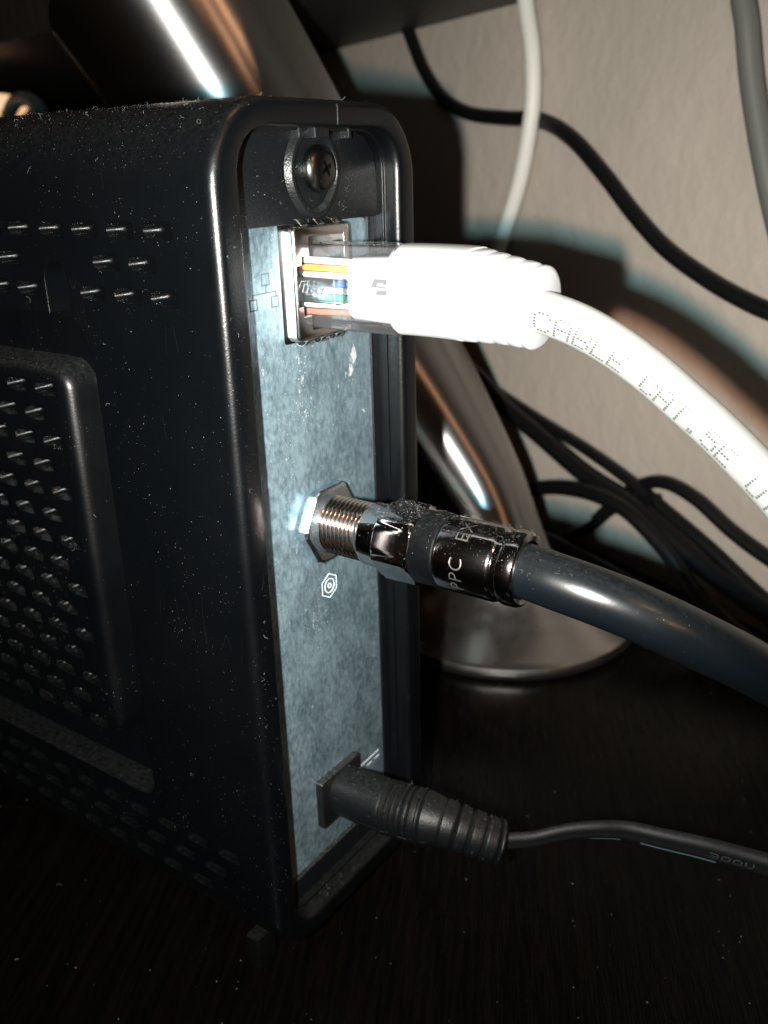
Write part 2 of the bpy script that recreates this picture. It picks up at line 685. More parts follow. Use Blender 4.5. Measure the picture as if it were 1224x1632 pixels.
def pill(cx, cz, L=5.2, H=2.1, n=6):
    r = H / 2
    o = []
    for k in range(n + 1):
        a = math.radians(90 + 180 * k / n)
        o.append((cx + r + r * math.cos(a), cz + r * math.sin(a)))
    rr = .35
    for sx, a0 in ((1, -90), (1, 0)):
        for k in range(3):
            a = math.radians(a0 + 45 * k)
            zc = cz - r + rr if a0 == -90 else cz + r - rr
            o.append((cx + L - rr + rr * math.cos(a), zc + rr * math.sin(a)))
    return o


vents_shell, vents_panel = [], []
for j, z in enumerate((.6, -3.6, -7.8)):
    for k in range(-1, 12):
        x = -8.0 - 7.17 * k - (3.58 if j % 2 else 0)
        if k < 0 or x < -70:
            continue
        if x + 5.2 > -31.2 and x < -24.2 and j > 0:
            continue
        vents_shell.append((x, z))
for j in range(15):
    z = -22.8 - 4.21 * j
    for k in range(0, 8):
        x = -36.6 - 7.17 * k - (3.58 if j % 2 else 0)
        if x > -80:
            vents_panel.append((x, z))
for j, z in enumerate((-97.3, -101.6, -105.9)):
    for k in range(0, 11):
        x = -7.5 - 7.17 * k - (3.58 if j % 2 else 0)
        if j == 2:
            x -= 7.17
        if x > -84:
            vents_shell.append((x, z))
VENT_D = 1.6


def cutter(pts, y0, y1):
    parts = []
    for x, z in pts:
        o = pill(x, z)
        parts.append(loft([[(px, y0, pz) for px, pz in o], [(px, y1, pz) for px, pz in o]]))
    V, F = join_vf(parts)
    return build('cut', V, F, None, None, 0)


boolean(shell, cutter(vents_shell, -19, -17 + VENT_D))

# the bracket panel in the bay: tapered, rounded
PX, PZ0, PZ1 = -28.6, -83.6, -19.4


def ploop(y, ins, r):
    return [(a, y, b) for a, b in rrect(-150 + ins, PX - ins, PZ0 + ins, PZ1 - ins, r, 6)]


V, F = loft([ploop(-11.7, -.9, 4.4), ploop(-15.2, -.25, 3.6), ploop(-15.9, -.1, 3.4), ploop(-16.4, .18, 3.0), ploop(-16.85, .65, 2.6), ploop(-17.05, 1.3, 2.2)])
panel = build('mounting_panel', V, F, M_panel, mo, 40)
boolean(panel, cutter(vents_panel, -19, -17.05 + VENT_D))

# each vent is lined by a little cup of its own
o_ = pill(0, 0, 5.2, 2.1)


def grow(o, d):
    cx, cz = 2.6, 0
    return [(cx + (x - cx) * (1 + d / 2.6), cz + (z - cz) * (1 + d / 1.05)) for x, z in o]


loops = [[(x, -.03, z) for x, z in grow(o_, .10)], [(x, -.03, z) for x, z in grow(o_, -.03)], [(x, VENT_D - .12, z) for x, z in grow(o_, -.05)]]
V, F = loft(loops, False, True)
me = bpy.data.meshes.new('vent_slot')
me.from_pydata([tuple(Vector(v) * S) for v in V], [], F)
me.materials.append(M_vent)
me.polygons.foreach_set('use_smooth', [True] * len(me.polygons))
me.set_sharp_from_angle(angle=math.radians(40))
for x, z in vents_shell:
    o = link('vent_slot', me, None, mo)
    o.location = Vector((x, -17, z)) * S - origin(mo)
for x, z in vents_panel:
    o = link('vent_slot', me, None, panel)
    o.location = Vector((x, -17.05, z)) * S - origin(panel)

# feet
for x, y in ((-4, -12), (-4, 21), (-140, -12), (-140, 21)):
    slab('foot', rrect(x - .6, x + 2.2, y - 3.4, y + 1.2, .5, 3), -115.5, DZ + .01, 'z', M_foot, mo, .3)

# back frame round the plate (upper part with the screw boss, lower strip)
fr_up = [(-11.9, .25), (21.9, .25), (21.9, 3), (21.9, 6.2), (21.2, 9.4), (19.0, 11.6), (16, 12.35), (-6, 12.35), (-9.2, 11.6), (-11.3, 9.4), (-11.9, 6)]
slab('back_frame', fr_up, -2, 1.1, 'x', M_frame, mo, .25)
slab('back_frame', [(-11.9, -111.8), (21.9, -111.8), (21.9, -107.2), (-11.9, -107.2)], -2, .9, 'x', M_frame, mo, .3)
slab('back_frame', [(-11.9, -107.2), (-9.4, -107.2), (-9.4, .25), (-11.9, .25)], -2, .5, 'x', M_frame, mo, .2)
# mould seams, a clip under the rim
slab('mould_seam', [(4.7, .3), (5.1, .3), (5.1, 2.4), (4.7, 2.4)], 1.0, 1.35, 'x', M_frame, mo, .08)
slab('mould_seam', [(9.9, -111.6), (10.15, -111.6), (10.15, -107.4), (9.9, -107.4)], .8, 1.05, 'x', M_frame, mo, .06)
slab('mould_seam', [(7.5, 12.8), (7.75, 12.8), (7.75, 15.4), (7.5, 15.4)], 4.6, 5.12, 'x', M_frame, mo, .05)
for ya, yb in ((2.2, 3.0), (4.4, 7.4), (13.2, 13.9)):
    slab('rim_clip', [(ya, 11.2), (yb, 11.2), (yb, 12.9), (ya, 12.9)], 1.0, 3.6 if ya == 4.4 else 2.6, 'x', M_frame, mo, .15)
# ledge in the inner corner, upper right
slab('inner_ledge', [(20.2, -116), (22, -116), (22, 4.6), (20.2, 4.6)], -2, .35, 'x', M_frame, mo, .15)

# screw boss and screw
BO = (0, 6.3, 7.0)


def teardrop(x, r, t):
    # pointed a little towards top and bottom
    return r * (1 + .14 * abs(math.cos(t)) ** 6), x


lathe('screw_boss', BO, (1, 0, 0), [(.6, 6.1), (1.6, 5.6), (1.95, 5.25), (1.95, 4.75), (1.6, 4.45), (1.15, 4.3), (1.12, .2)], M_frame, mo, 40, 30, fn=teardrop)
hd = lathe('screw_head', (0, 7.4, 7.3), (1, 0, 0), [(.9, 2.2), (1.15, 3.15), (1.6, 3.2), (2.1, 3.0), (2.5, 2.55), (2.8, 1.9), (2.95, 1.0), (2.98, .3)], M_screw, mo, 32, 50)
crs = []
for hy, hz in ((.26, 1.15), (1.15, .26)):
    o = [(7.4 + a * .88 - b * .47, 7.3 + a * .47 + b * .88) for a, b in ((-hy, -hz), (hy, -hz), (hy, hz), (-hy, hz))]
    crs.append(o)
for o in crs:
    boolean(hd, slab('cut', o, 1.9, 5, 'x', None, None), smooth=30)

# port plate
pl = []
for cy, cz, a0, r in ((18.9, -2.4, 0, 2.6), (-7.1, -2.4, 90, 2.6), (-9.1, -107.9, 180, .6), (20.9, -107.9, 270, .6)):
    for k in range(6):
        a = math.radians(a0 + 18 * k)
        pl.append((cy + r * math.cos(a), cz + r * math.sin(a)))
plate = slab('port_plate', pl, -1.4, 0, 'x', M_zinc, mo, .1)


def strip(pts, wd, x0=0.0, th=.03):
    """flat printed line through (y, z) points"""
    parts = []
    for (y0, z0), (y1, z1) in zip(pts[:-1], pts[1:]):
        d = Vector((y1 - y0, z1 - z0)).normalized()
        n = Vector((-d.y, d.x)) * wd / 2
        e = d * wd * .45
        q = [(y0 + n.x - e.x, z0 + n.y - e.y), (y0 - n.x - e.x, z0 - n.y - e.y), (y1 - n.x + e.x, z1 - n.y + e.y), (y1 + n.x + e.x, z1 + n.y + e.y)]
        parts.append(loft([[(x0 - .1, a, b) for a, b in q], [(x0 + th, a, b) for a, b in q]]))
        th += .003
    return join_vf(parts)


def circ(cy, cz, r, n=24):
    return [(cy + r * math.cos(2 * PI * k / n), cz + r * math.sin(2 * PI * k / n)) for k in range(n + 1)]


def sq(cy, cz, h):
    return [(cy - h, cz - h), (cy + h, cz - h), (cy + h, cz + h), (cy - h, cz + h), (cy - h, cz - h)]


M_faint = plain('faint_print', (.045, .065, .08), .5)
V, F = join_vf([strip(sq(-3.6, -6.6, .75), .2), strip([(-3.6, -7.35), (-3.6, -8.4)], .18), strip([(-6.3, -9.0), (-6.3, -8.4), (-1.6, -8.4), (-1.6, -9.0)], .18),
                strip(sq(-6.3, -9.75, .7), .2), strip(sq(-1.9, -9.75, .7), .2)])
build('network_symbol', V, F, M_faint, plate, 0)
hx = [(6.7 + 2.15 * math.sin(PI / 3 * k), -56.9 + 2.15 * math.cos(PI / 3 * k)) for k in range(7)]
V, F = join_vf([strip(hx, .12), strip(circ(6.7, -56.9, 1.2), .11), strip(circ(6.7, -56.9, .40, 14), .11)])
build('coax_symbol', V, F, M_print, plate, 0)
V, F = join_vf([strip([(13.2, -96.5), (18.8, -96.3)], .17), strip([(15.1, -97.6), (16.4, -97.55)], .17), strip([(17.5, -97.55), (18.8, -97.5)], .17)])
build('power_symbol', V, F, M_print, plate, 0)

# network jack shield
XF = 2.4
outer = [(0, .05), (12.8, .05), (12.8, -15.7), (0, -15.7)]
hole = [(3.2, -1.5), (11.3, -1.5), (11.3, -14.3), (3.2, -14.3), (3.2, -12.2), (1.45, -12.2), (1.45, -10.8), (.35, -10.8),
        (.35, -5.2), (1.45, -5.2), (1.45, -4.0), (3.2, -4.0)]


def shield_mesh():
    def rr(ins):
        return rrect(ins, 12.8 - ins, -15.7 + ins, .05 - ins, max(.75 - ins, .25), 4)
    loops = [[(-1, y, z) for y, z in rr(0)], [(XF - .55, y, z) for y, z in rr(0)], [(XF - .22, y, z) for y, z in rr(.08)], [(XF - .05, y, z) for y, z in rr(.24)],
             [(XF, y, z) for y, z in rr(.34)]]
    V, F = loft(loops, False, False)
    face_out = rr(.34)
    pts = [[Vector((y, z, 0)) for y, z in face_out], [Vector((y, z, 0)) for y, z in hole]]
    tri = tessellate_polygon(pts)
    flat = [(XF, y, z) for y, z in face_out] + [(XF, y, z) for y, z in hole]
    parts = [(V, F), (flat, [tuple(t) for t in tri])]
    parts.append(loft([[(XF, y, z) for y, z in hole], [(-9, y, z) for y, z in hole]], False, True))
    return join_vf(parts)


V, F = shield_mesh()
bm = bmesh.new()
vs = [bm.verts.new(Vector(v)) for v in V]
for f in F:
    try:
        bm.faces.new([vs[i] for i in f])
    except ValueError:
        pass
bmesh.ops.remove_doubles(bm, verts=bm.verts, dist=.001)
V = [v.co.copy() for v in bm.verts]
bm.verts.index_update()
F = [tuple(v.index for v in f.verts) for f in bm.faces]
bm.free()
jack = build('network_jack', V, F, M_shield, mo, 30)
for y in (2.6, 6.2, 9.8):                       # sprung fingers on top and below
    for z, s in ((.05, 1), (-15.7, -1)):
        path = [Vector((x, y, z + s * h)) for x, h in ((-.3, -.1), (.4, .55), (1.1, .85), (1.8, .55), (2.35, .0))]
        tube('contact_finger', catmull(path, 4), 1.0, M_shield, jack, 8, (0, 0, 1), section=lambda t: (.14 * math.cos(t), .85 * math.sin(t)))
slab('jack_gap', rrect(-.45, 13.25, -16.15, .5, .5, 3), -1.2, .012, 'x', M_gap, jack, 0)
slab('status_light', [(14.6, -1.2), (16.4, -1.2), (16.4, -6.4), (14.6, -6.4)], -.5, .06, 'x', M_zinc, jack, .05)

# threaded F port: nut, washer, thread
AX = (0, 6.2, -45.4)
HC = (0, 6.0, -45.2)
cp = empty('coax_port', (0, 6.2, -45.4))
cp.parent = mo
cp.location = Vector((0, 6.2, -45.4)) * S - mo.location


def hexl(x, R, rot=0.0):
    o = []
    for k in range(6):
        a = rot + PI / 3 * k
        for da in (-.09, 0.09):
            o.append((x, HC[1] + R * math.cos(a + da) * .995, HC[2] + R * math.sin(a + da) * .995))
    return o


V, F = loft([hexl(-.2, 5.9), hexl(.3, 6.0), hexl(.62, 6.7), hexl(1.75, 6.75), hexl(2.05, 6.5), hexl(2.2, 6.1)])
build('hex_nut', V, F, M_nut, cp, 20)
pitch = .79


def thr(x, r, t):
    ph = (x / pitch - t / (2 * PI)) % 1.0
    tri = abs(ph - .5) * 2
    env = min(1.0, max(0.0, (10.4 - x) / .5))
    return 4.15 + .52 * tri * env, x


lathe('threaded_post', AX, (1, 0, 0), [(k * pitch / 10, 4.6) for k in range(14, 135)], M_thread, cp, 48, 80, fn=thr)

# power socket
slab('power_socket', rrect(.1, 11.2, -101.5, -91.9, .5, 3), -.5, 1.4, 'x', M_sock, mo, .3)

# ------------------------------------------------------------------ coaxial cable
cx = empty('coaxial_cable', (10, 6.2, -45.4))
tag(cx, 'thick dark grey coaxial cable with a chrome screw-on connector in the middle port', 'cable')
lathe('connector_collar', AX, (1, 0, 0), [(9.6, 4.3), (9.6, 4.75), (9.8, 4.95), (13.0, 5.0), (13.1, 4.9), (13.1, 4.0)], M_chrome, cx, 48, 30)


def hexr(ca, cb):
    def fn(x, r, t):
        a = (t + .35) % (PI / 3) - PI / 6
        hexrad = 5.45 / math.cos(a)
        return min(r, hexrad), x
    return fn


nutp = [(12.9, 4.6), (13.0, 5.4), (13.1, 5.65), (13.45, 6.25), (18.7, 6.25), (19.1, 5.95), (19.4, 5.6), (19.5, 4.6)]
lathe('connector_nut', AX, (1, 0, 0), nutp, M_chrome, cx, 96, 22, fn=hexr(0, 0))
lathe('seal_ring', AX, (1, 0, 0), [(19.3, 4.8), (19.3, 5.35), (19.6, 5.5), (23.2, 5.5), (23.4, 5.35), (23.4, 4.8)], M_ring, cx, 56, 30)
lathe('compression_sleeve', AX, (1, 0, 0), [(23.4, 4.6), (23.4, 5.15), (23.6, 5.4), (24.0, 5.48), (31.9, 5.48), (32.3, 5.3), (32.5, 5.12), (33.3, 5.12), (33.5, 5.4), (33.8, 5.48), (35.3, 5.44), (35.7, 5.25), (35.9, 4.9),
                                       (35.8, 4.2), (34.6, 3.9)], M_knurl, cx, 64, 30)
# the engraved lettering on the sleeve, wrapped round it
tcv = bpy.data.curves.new('t', 'FONT')
tcv.body = 'PPC  EX6'
tcv.size = 3.0
tcv.offset = -.035
tcv.space_character = 1.12
to = bpy.data.objects.new('t', tcv)
COL.objects.link(to)
tme = bpy.data.meshes.new_from_object(to.evaluated_get(bpy.context.evaluated_depsgraph_get()))
bpy.data.objects.remove(to)
bm = bmesh.new()
bm.from_mesh(tme)
bmesh.ops.subdivide_edges(bm, edges=[e for e in bm.edges if e.calc_length() > .8], cuts=2)
bmesh.ops.triangulate(bm, faces=bm.faces)
bm.verts.index_update()
R_ = 5.48 + .02
V = []
for v in bm.verts:
    u, h = v.co.x, v.co.y
    a = math.radians(214) - (u - .2) / R_            # angle in the (y, z) plane, climbing over the side that faces the camera
    V.append((28.4 - h, AX[1] + R_ * math.cos(a), AX[2] + R_ * math.sin(a)))
F = [tuple(v.index for v in f.verts) for f in bm.faces]
bm.free()
build('engraved_lettering', V, F, M_engrave, cx, 0)
cpath = catmull([(33.0, 6.2, -45.4), (36.5, 6.0, -45.5), (40.2, 5.8, -45.8), (45.0, 6.4, -46.7), (49.8, 7.8, -48.2), (54.3, 10.0, -50.4), (58.6, 13.6, -53.6), (62.7, 19.0, -57.9), (67.4, 27.0, -64.3), (73.4, 38.7, -73.3),
                 (81, 52, -86), (91, 66, -103), (104, 80, -114), (122, 86, -117.9), (180, 70, -118.1)], 10)
tube('cable_jacket', cpath, 3.9, M_jacket, cx, 40, smooth=60)

# ------------------------------------------------------------------ ethernet cable
et = empty('ethernet_cable', (16, 6, -8.3))
tag(et, 'thick white network cable with a clear plug in the top port of the modem', 'cable')
ZC = -8.35
PL0, PL1 = 3.6, 10.4


def plug_loop(x, y0, y1, h, r=.5):
    return [(x, y, z) for y, z in rrect(y0, y1, ZC - h, ZC + h, r, 3)]


V, F = loft([plug_loop(-6, PL0, PL1, 5.75), plug_loop(15.2, PL0, PL1, 5.8), plug_loop(16.6, PL0 - .2, PL1 + .2, 5.9)])
build('plug_housing', V, F, M_clear, et, 40)
cols = [(.80, .72, .66), (.85, .22, .03), (.72, .78, .74), (.03, .14, .52), (.70, .76, .85), (.04, .38, .22), (.74, .66, .60), (.26, .09, .06)]
for k, c in enumerate(cols):
    z = ZC + 3.6 - k * 1.03
    tube('wire', [Vector((-5.5, 4.9, z)), Vector((2, 4.9, z)), Vector((9, 4.95, z * .96 + ZC * .04))], .47, wire_mat(c), et, 10)
V, F = loft([plug_loop(8.4, 4.05, 9.6, 3.9, .8), plug_loop(9.0, 4.0, 9.9, 4.25, .8), plug_loop(16.2, 4.0, 9.9, 4.5, .8)])
build('plug_insert', V, F, M_white, et, 40)
# locking lever
V, F = loft([[(x, y, z) for y, z in rrect(y0, y1, ZC - h, ZC + h, .15, 2)] for x, y0, y1, h in
             ((-4, 2.6, 3.5, 1.7), (-1.0, 1.5, 2.3, 1.72), (1.0, .9, 1.8, 1.75), (8.6, .7, 1.5, 1.7), (8.7, .35, 1.6, 1.72), (9.5, .3, 1.7, 1.72))])
build('locking_lever', V, F, M_clear, et, 30)


def strip_y(pts, wd, y0, th=.05):
    V, F = strip([(a, b) for a, b in pts], wd, 0, th)
    return [(v[1], y0 - v[0], v[2]) for v in V], F


V, F = join_vf([strip_y([(1.6, -9.0), (2.8, -7.2), (4.0, -7.1), (3.75, -7.6), (3.2, -7.6), (2.9, -8.6), (3.6, -8.6)], .16, .82),
                strip_y([(5.6, -7.8), (4.0, -7.75), (3.6, -8.9), (4.7, -8.9), (5.0, -8.4), (4.4, -8.4)], .16, .80)])
build('embossed_mark', V, F, M_clear, et, 0)
m1 = [(12.23, -7.87), (12.84, -6.79), (15.52, -6.75), (15.13, -7.5), (14.21, -7.52), (14.31, -7.27), (13.47, -7.28), (13.14, -7.67), (14.81, -7.81), (14.65, -8.0)]
m2 = [(13.34, -8.33), (15.01, -8.25), (14.72, -8.86), (12.95, -8.88)]
for q in (m1, m2):
    slab('printed_mark', q, 4.05, 3.95, 'y', M_greyink, et, 0, 0)
# boot: rounded block that narrows into ribs and bends down a little
st = []
path = [Vector(p) for p in ((15.8, 6.9, -8.3), (20, 6.8, -8.25), (25, 6.6, -8.3), (28, 6.3, -8.5), (33, 5.7, -8.9), (37.5, 4.9, -9.4))]
cpth = catmull(path, 14)
T, N = frames(cpth)
L = [0]
for i in range(1, len(cpth)):
    L.append(L[-1] + (cpth[i] - cpth[i - 1]).length)
loops = []
tot = L[-1]


def boot_size(s):
    h = 6.0 - max(0, s - 10.5) * .075
    wd = 4.5 - max(0, s - 10.5) * .045
    if s < .7:
        h -= (0.7 - s) * .5
        wd -= (0.7 - s) * .5
    e = 3.2 if s < 11 else max(2.1, 3.2 - (s - 11) * .2)
    if s > 11.2:
        u = ((s - 11.2) / 2.28) % 1.0
        g = 0.0
        if (s - 11.2) / 2.28 < 4.9:
            g = .95 * math.exp(-((min(u, 1 - u)) / .12) ** 2) + .22 * (2 * abs(u - .5)) ** 3
        h -= g
        wd -= g
    if s > tot - .5:
        q = (s - (tot - .5)) / .5
        h -= .6 * q * q
        wd -= .6 * q * q
    return h, wd, e


ns = 150
for k in range(ns + 1):
    s = tot * k / ns
    i = max(j for j in range(len(L)) if L[j] <= s + 1e-9)
    i2 = min(i + 1, len(L) - 1)
    f = 0 if i2 == i else (s - L[i]) / (L[i2] - L[i])
    p = cpth[i].lerp(cpth[i2], f)
    t_ = T[i].lerp(T[i2], f).normalized()
    n_ = N[i].lerp(N[i2], f)
    b_ = t_.cross(n_)
    h, wd, e = boot_size(s)
    lp = []
    for j in range(40):
        a = 2 * PI * j / 40
        c, sn = math.cos(a), math.sin(a)
        lp.append(p + n_ * (h * math.copysign(abs(c) ** (2 / e), c)) + b_ * (wd * math.copysign(abs(sn) ** (2 / e), sn)))
    loops.append(lp)
V, F = loft(loops)
build('boot', V, F, M_white, et, 50)
epath = catmull([(34, 5.6, -9.2), (38.6, 4.9, -10.0), (42.6, 5.2, -11.3), (46.6, 6.2, -13.5), (50.9, 7.0, -16.4), (54.9, 7.3, -19.4), (58.9, 7.4, -22.4), (62.9, 7.2, -25.6), (67.6, 7.1, -29.8), (73.5, 7.0, -36),
                 (82, 8, -50), (92, 10, -68), (104, 12, -90), (120, 14, -110), (140, 14, -118.5), (190, 0, -119.2)], 12)
ER = 2.62
tube('cable_jacket', epath, ER, M_jack_white, et, 32, smooth=60)
# dot-matrix print along the jacket
FONT = {'C': '01110 10001 10000 10000 10000 10001 01110', 'A': '01110 10001 10001 11111 10001 10001 10001', 'B': '11110 10001 10001 11110 10001 10001 11110',
        'L': '10000 10000 10000 10000 10000 10000 11111', 'E': '11111 10000 10000 11110 10000 10000 11111', 'T': '11111 00100 00100 00100 00100 00100 00100',
        '5': '11111 10000 11110 00001 00001 10001 01110', 'U': '10001 10001 10001 10001 10001 10001 01110', '.': '00000 00000 00000 00000 00000 01100 01100', ' ': '0',
        '3': '11110 00001 00001 01110 00001 00001 11110', '0': '01110 10001 10001 10001 10001 10001 01110', 'V': '10001 10001 10001 10001 10001 01010 00100'}


def dot_print(path, text, s0, pitch, ang, R, hgt, wid, up, dot=.11, el=1.0):
    T, N = frames(path, up)
    L = [0]
    for i in range(1, len(path)):
        L.append(L[-1] + (path[i] - path[i - 1]).length)
    parts = []

    def at(s, a, r):
        i = 0
        while i < len(L) - 2 and L[i + 1] < s:
            i += 1
        f = (s - L[i]) / (L[i + 1] - L[i])
        p = path[i].lerp(path[i + 1], f)
        n_ = N[i]
        b_ = T[i].cross(n_)
        return p + n_ * (r * math.cos(a)) + b_ * (r * math.sin(a))
    for ci, ch in enumerate(text):
        if ch == ' ':
            continue
        rows = FONT[ch].split()
        for r_, row in enumerate(rows):
            for c_, bit in enumerate(row):
                if bit == '1':
                    s = s0 + ci * pitch + c_ * wid / 4
                    h = hgt * (6 - r_) / 6
                    a = ang - h / R
                    ds, da = dot * el, dot / R
                    q = [(s - ds, a - da), (s + ds, a - da), (s + ds, a + da), (s - ds, a + da)]
                    parts.append(loft([[at(x, y, R - .03) for x, y in q], [at(x, y, R + .012) for x, y in q]]))
    return join_vf(parts)


V, F = dot_print(epath, 'CABLE CAT.5E UT', 4.0, 2.45, math.radians(128), ER, 2.3, 1.75, (0, 0, 1), .13, 1.25)
tag(build('printed_lettering', V, F, M_ink, et, 0))

# ------------------------------------------------------------------ power lead
pw = empty('power_lead', (2, 6, -96.9))
tag(pw, 'thin black power lead with a ribbed barrel plug in the bottom socket of the modem', 'cable')
ppath = catmull([(1.0, 6.0, -96.6), (8, 6.2, -96.5), (14, 6.9, -96.5), (20, 8.4, -96.9), (24.5, 10.0, -98.0), (28, 11.5, -99.1), (30.0, 12.5, -99.7)], 24)
LP = [0]
for i in range(1, len(ppath)):
    LP.append(LP[-1] + (ppath[i] - ppath[i - 1]).length)
TP = LP[-1]


def plug_r(i, n):
    s = LP[i]
    r = 4.42 + .02 * s if s < 9.9 else 4.8
    if s < .3:
        r -= (.3 - s)
    if 9.7 < s < 16.6:
        u = ((s - 9.7) / .98) % 1.0
        r = 4.76 - .40 * math.exp(-((min(u, 1 - u)) / .17) ** 2)
    if s >= 16.6:
        r = 4.7 - min(1, (s - 16.6) / 3.2) * .75
        if s > 19.6:
            r = 3.95 - (s - 19.6) * .035
            u = ((s - 19.6) / 2.45) % 1.0
            r += .30 * (1 - u) - .42 * math.exp(-((min(u, 1 - u)) / .10) ** 2)
    if s > TP - .4:
        r -= (s - TP + .4) * 1.2
    return r


tube('barrel_plug', ppath, plug_r, M_dc, pw, 36, smooth=32)
T, N = frames(ppath)
V, F = [], []
sp = [ppath[k] + (N[k] * -.36 - T[k].cross(N[k]) * .93 * -1) * (plug_r(k, 0) - .02) for k in range(4, 70, 3)]
tube('mould_line', sp, .10, M_dc, pw, 6)
dpath = catmull([(29.0, 12.0, -99.5), (33.8, 15.6, -99.4), (38.2, 19, -98.3), (42.5, 22, -97.9), (46.8, 25, -98.3), (52.6, 27, -98.8), (58.3, 29, -99.3), (63.9, 31, -100.2), (70.4, 33, -101.2), (78, 36, -103),
                 (90, 42, -110), (104, 50, -118), (122, 60, -120.4), (180, 60, -120.4)], 10)


def twin(t):
    # flat two-core lead: two round cores side by side
    c, s = math.cos(t), math.sin(t)
    return c * 1.55, s * (1 - .16 * math.exp(-(c / .28) ** 2))


def dcr(i, n):
    return 1.0 + min(1, max(0, (i - 20) / 60)) * .45


lead = tube('cable_jacket', dpath, dcr, M_lead, pw, 28, (0, 0, 1), section=twin, smooth=60)


def ribbon(path, s0, s1, ang, rf, wd, mat, name, up=(0, 0, 1)):
    T, N = frames(path, up)
    L = [0]
    for i in range(1, len(path)):
        L.append(L[-1] + (path[i] - path[i - 1]).length)
    V, F = [], []
    k = 0
    for i, s in enumerate(L):
        if s0 <= s <= s1:
            b_ = T[i].cross(N[i])
            r = rf(i, 0)
            for a in (ang - wd, ang, ang + wd):
                ca, sa = twin(a)
                V.append(path[i] + N[i] * (ca * r * 1.012) + b_ * (sa * r * 1.012))
            if k:
                q = (k - 1) * 3
                F += [(q, q + 3, q + 4, q + 1), (q + 1, q + 4, q + 5, q + 2)]
            k += 1
    return build(name, V, F, mat, pw, 60)


M_tealink = plain('teal_print', (.16, .30, .32), .5)
ribbon(dpath, 15.5, 21.5, math.radians(138), dcr, .08, M_tealink, 'printed_stripe')
ribbon(dpath, 24.0, 37.0, math.radians(139), dcr, .15, M_tealink, 'printed_stripe')
M_dimink = plain('dim_print', (.03, .04, .04), .5)
V, F = dot_print(dpath, '300V', 35.5, 1.9, math.radians(108), 1.47, .9, 1.2, (0, 0, 1), .07, 1.2)
build('printed_lettering', V, F, M_dimink, pw, 0)

# ------------------------------------------------------------------ steel stand behind the modem
BC = Vector((-27.4, 124.0, DZ))
sd = empty('steel_stand', BC)
tag(sd, 'brushed steel stand on a round foot, its leaning tapered column rising behind the modem', 'stand')
baseprof = [(.3, 33.5), (.3, 35.6), (.9, 36.2), (2.6, 36.4), (3.6, 36.1), (4.2, 35.2), (4.6, 33.6), (5.4, 31.5), (7.0, 27.5), (8.6, 24.4), (9.6, 23.2), (10.0, 22.6), (11.0, 21.2), (13.0, 19.0), (15.5, 17.2), (19, 15.4)]
lathe('foot_disc', BC, (0, 0, 1), [(h, r * (1.055 if r > 20 else 1.0)) for h, r in baseprof], M_base, sd, 96, 40, uvs=True)
ax = [Vector(p) for p in ((-27.6, 122.4, -106), (-30.0, 120.5, -94), (-35.8, 117.8, -78), (-48, 112.5, -57), (-62, 106.9, -35), (-80, 101.5, -6), (-98, 96, 22), (-112, 92.5, 44), (-119.6, 90.8, 55.4))]
rd = [15.2, 13.6, 14.2, 17.2, 20.6, 24.0, 26.8, 28.0, 28.6]
cp_ = catmull(ax, 10)
rr_ = catmull([Vector((r, 0, 0)) for r in rd], 10)
tube('column', cp_, lambda i, n: rr_[i].x, M_steel, sd, 72, (0, 1, 0), smooth=60, uvs=True)

# ------------------------------------------------------------------ cables by the wall
def cable(name, pts, r, mat, label, up=(0, 0, 1), group=None, seg=14):
    P = catmull(pts, 10)
    o = tube(name, P, r, mat, None, seg, up, smooth=60, base=P[len(P) // 2])
    return tag(o, label, 'cable', group)


cable('white_cable', [(-64, 197.4, 72), (-62.7, 196.8, 54.7), (-59.2, 195.2, 40), (-58.3, 194.8, 25.3), (-60.3, 195.7, 12.2), (-64.3, 197.6, -1.6), (-71.9, 201.2, -18.4), (-80.1, 205.1, -32.2), (-96.7, 213, -45.7),
                      (-126.6, 227.2, -60), (-150, 237.5, -80), (-165, 244, -100), (-185, 253, -119), (-240, 278, -119)], 2.75, M_whitecord, 'slim white cable hanging from the shelf down the beige wall', (0, 1, 0))
cable('black_cable', [(-141, 237, 72), (-135, 234.5, 62), (-128.9, 231.6, 52.5), (-120.9, 227.8, 40.8), (-109.2, 222.2, 30.1), (-94.2, 215.3, 23.8), (-75.4, 206.6, 21.1), (-56.8, 198.2, 19.3), (-42.5, 190.7, 13.5),
                      (-28.8, 184, 3.2), (-15.7, 177.8, -8.3), (-3.5, 172, -17.4), (9.9, 165.7, -24.1), (22, 159.9, -28.7), (34, 154.4, -31.8), (52, 146, -34), (90, 128, -36)], 2.5, M_blackcord,
      'black cable sagging across the upper wall behind the white one')
cable('grey_cable', [(10, 160, 72), (14.1, 158.1, 47.9), (17.2, 156.6, 36.7), (19.8, 155.4, 25.4), (23.2, 153.8, 13.9), (27.7, 151.6, .8), (32.8, 149.2, -12.2), (40, 146, -30), (50, 142, -60), (62, 135, -118)], 2.9, M_greycord,
      'grey cable hanging down the wall at the right edge', (0, 1, 0))
cable('black_cable', [(-140, 226, -100), (-118, 214, -66), (-101.3, 206.3, -62.1), (-78.2, 195.3, -67.5), (-63.9, 188.6, -75), (-44.3, 179.2, -81.6), (-23.5, 169.4, -88.9), (-5.1, 160.6, -92.6), (9.5, 153.6, -97.4),
                      (20.9, 148.2, -101.9), (33.4, 142.3, -105.3), (46.8, 135.9, -108.4), (80, 122, -118)], 3.0, M_blackcord, 'thickest black cable of the tangle, running down to the right along the wall')
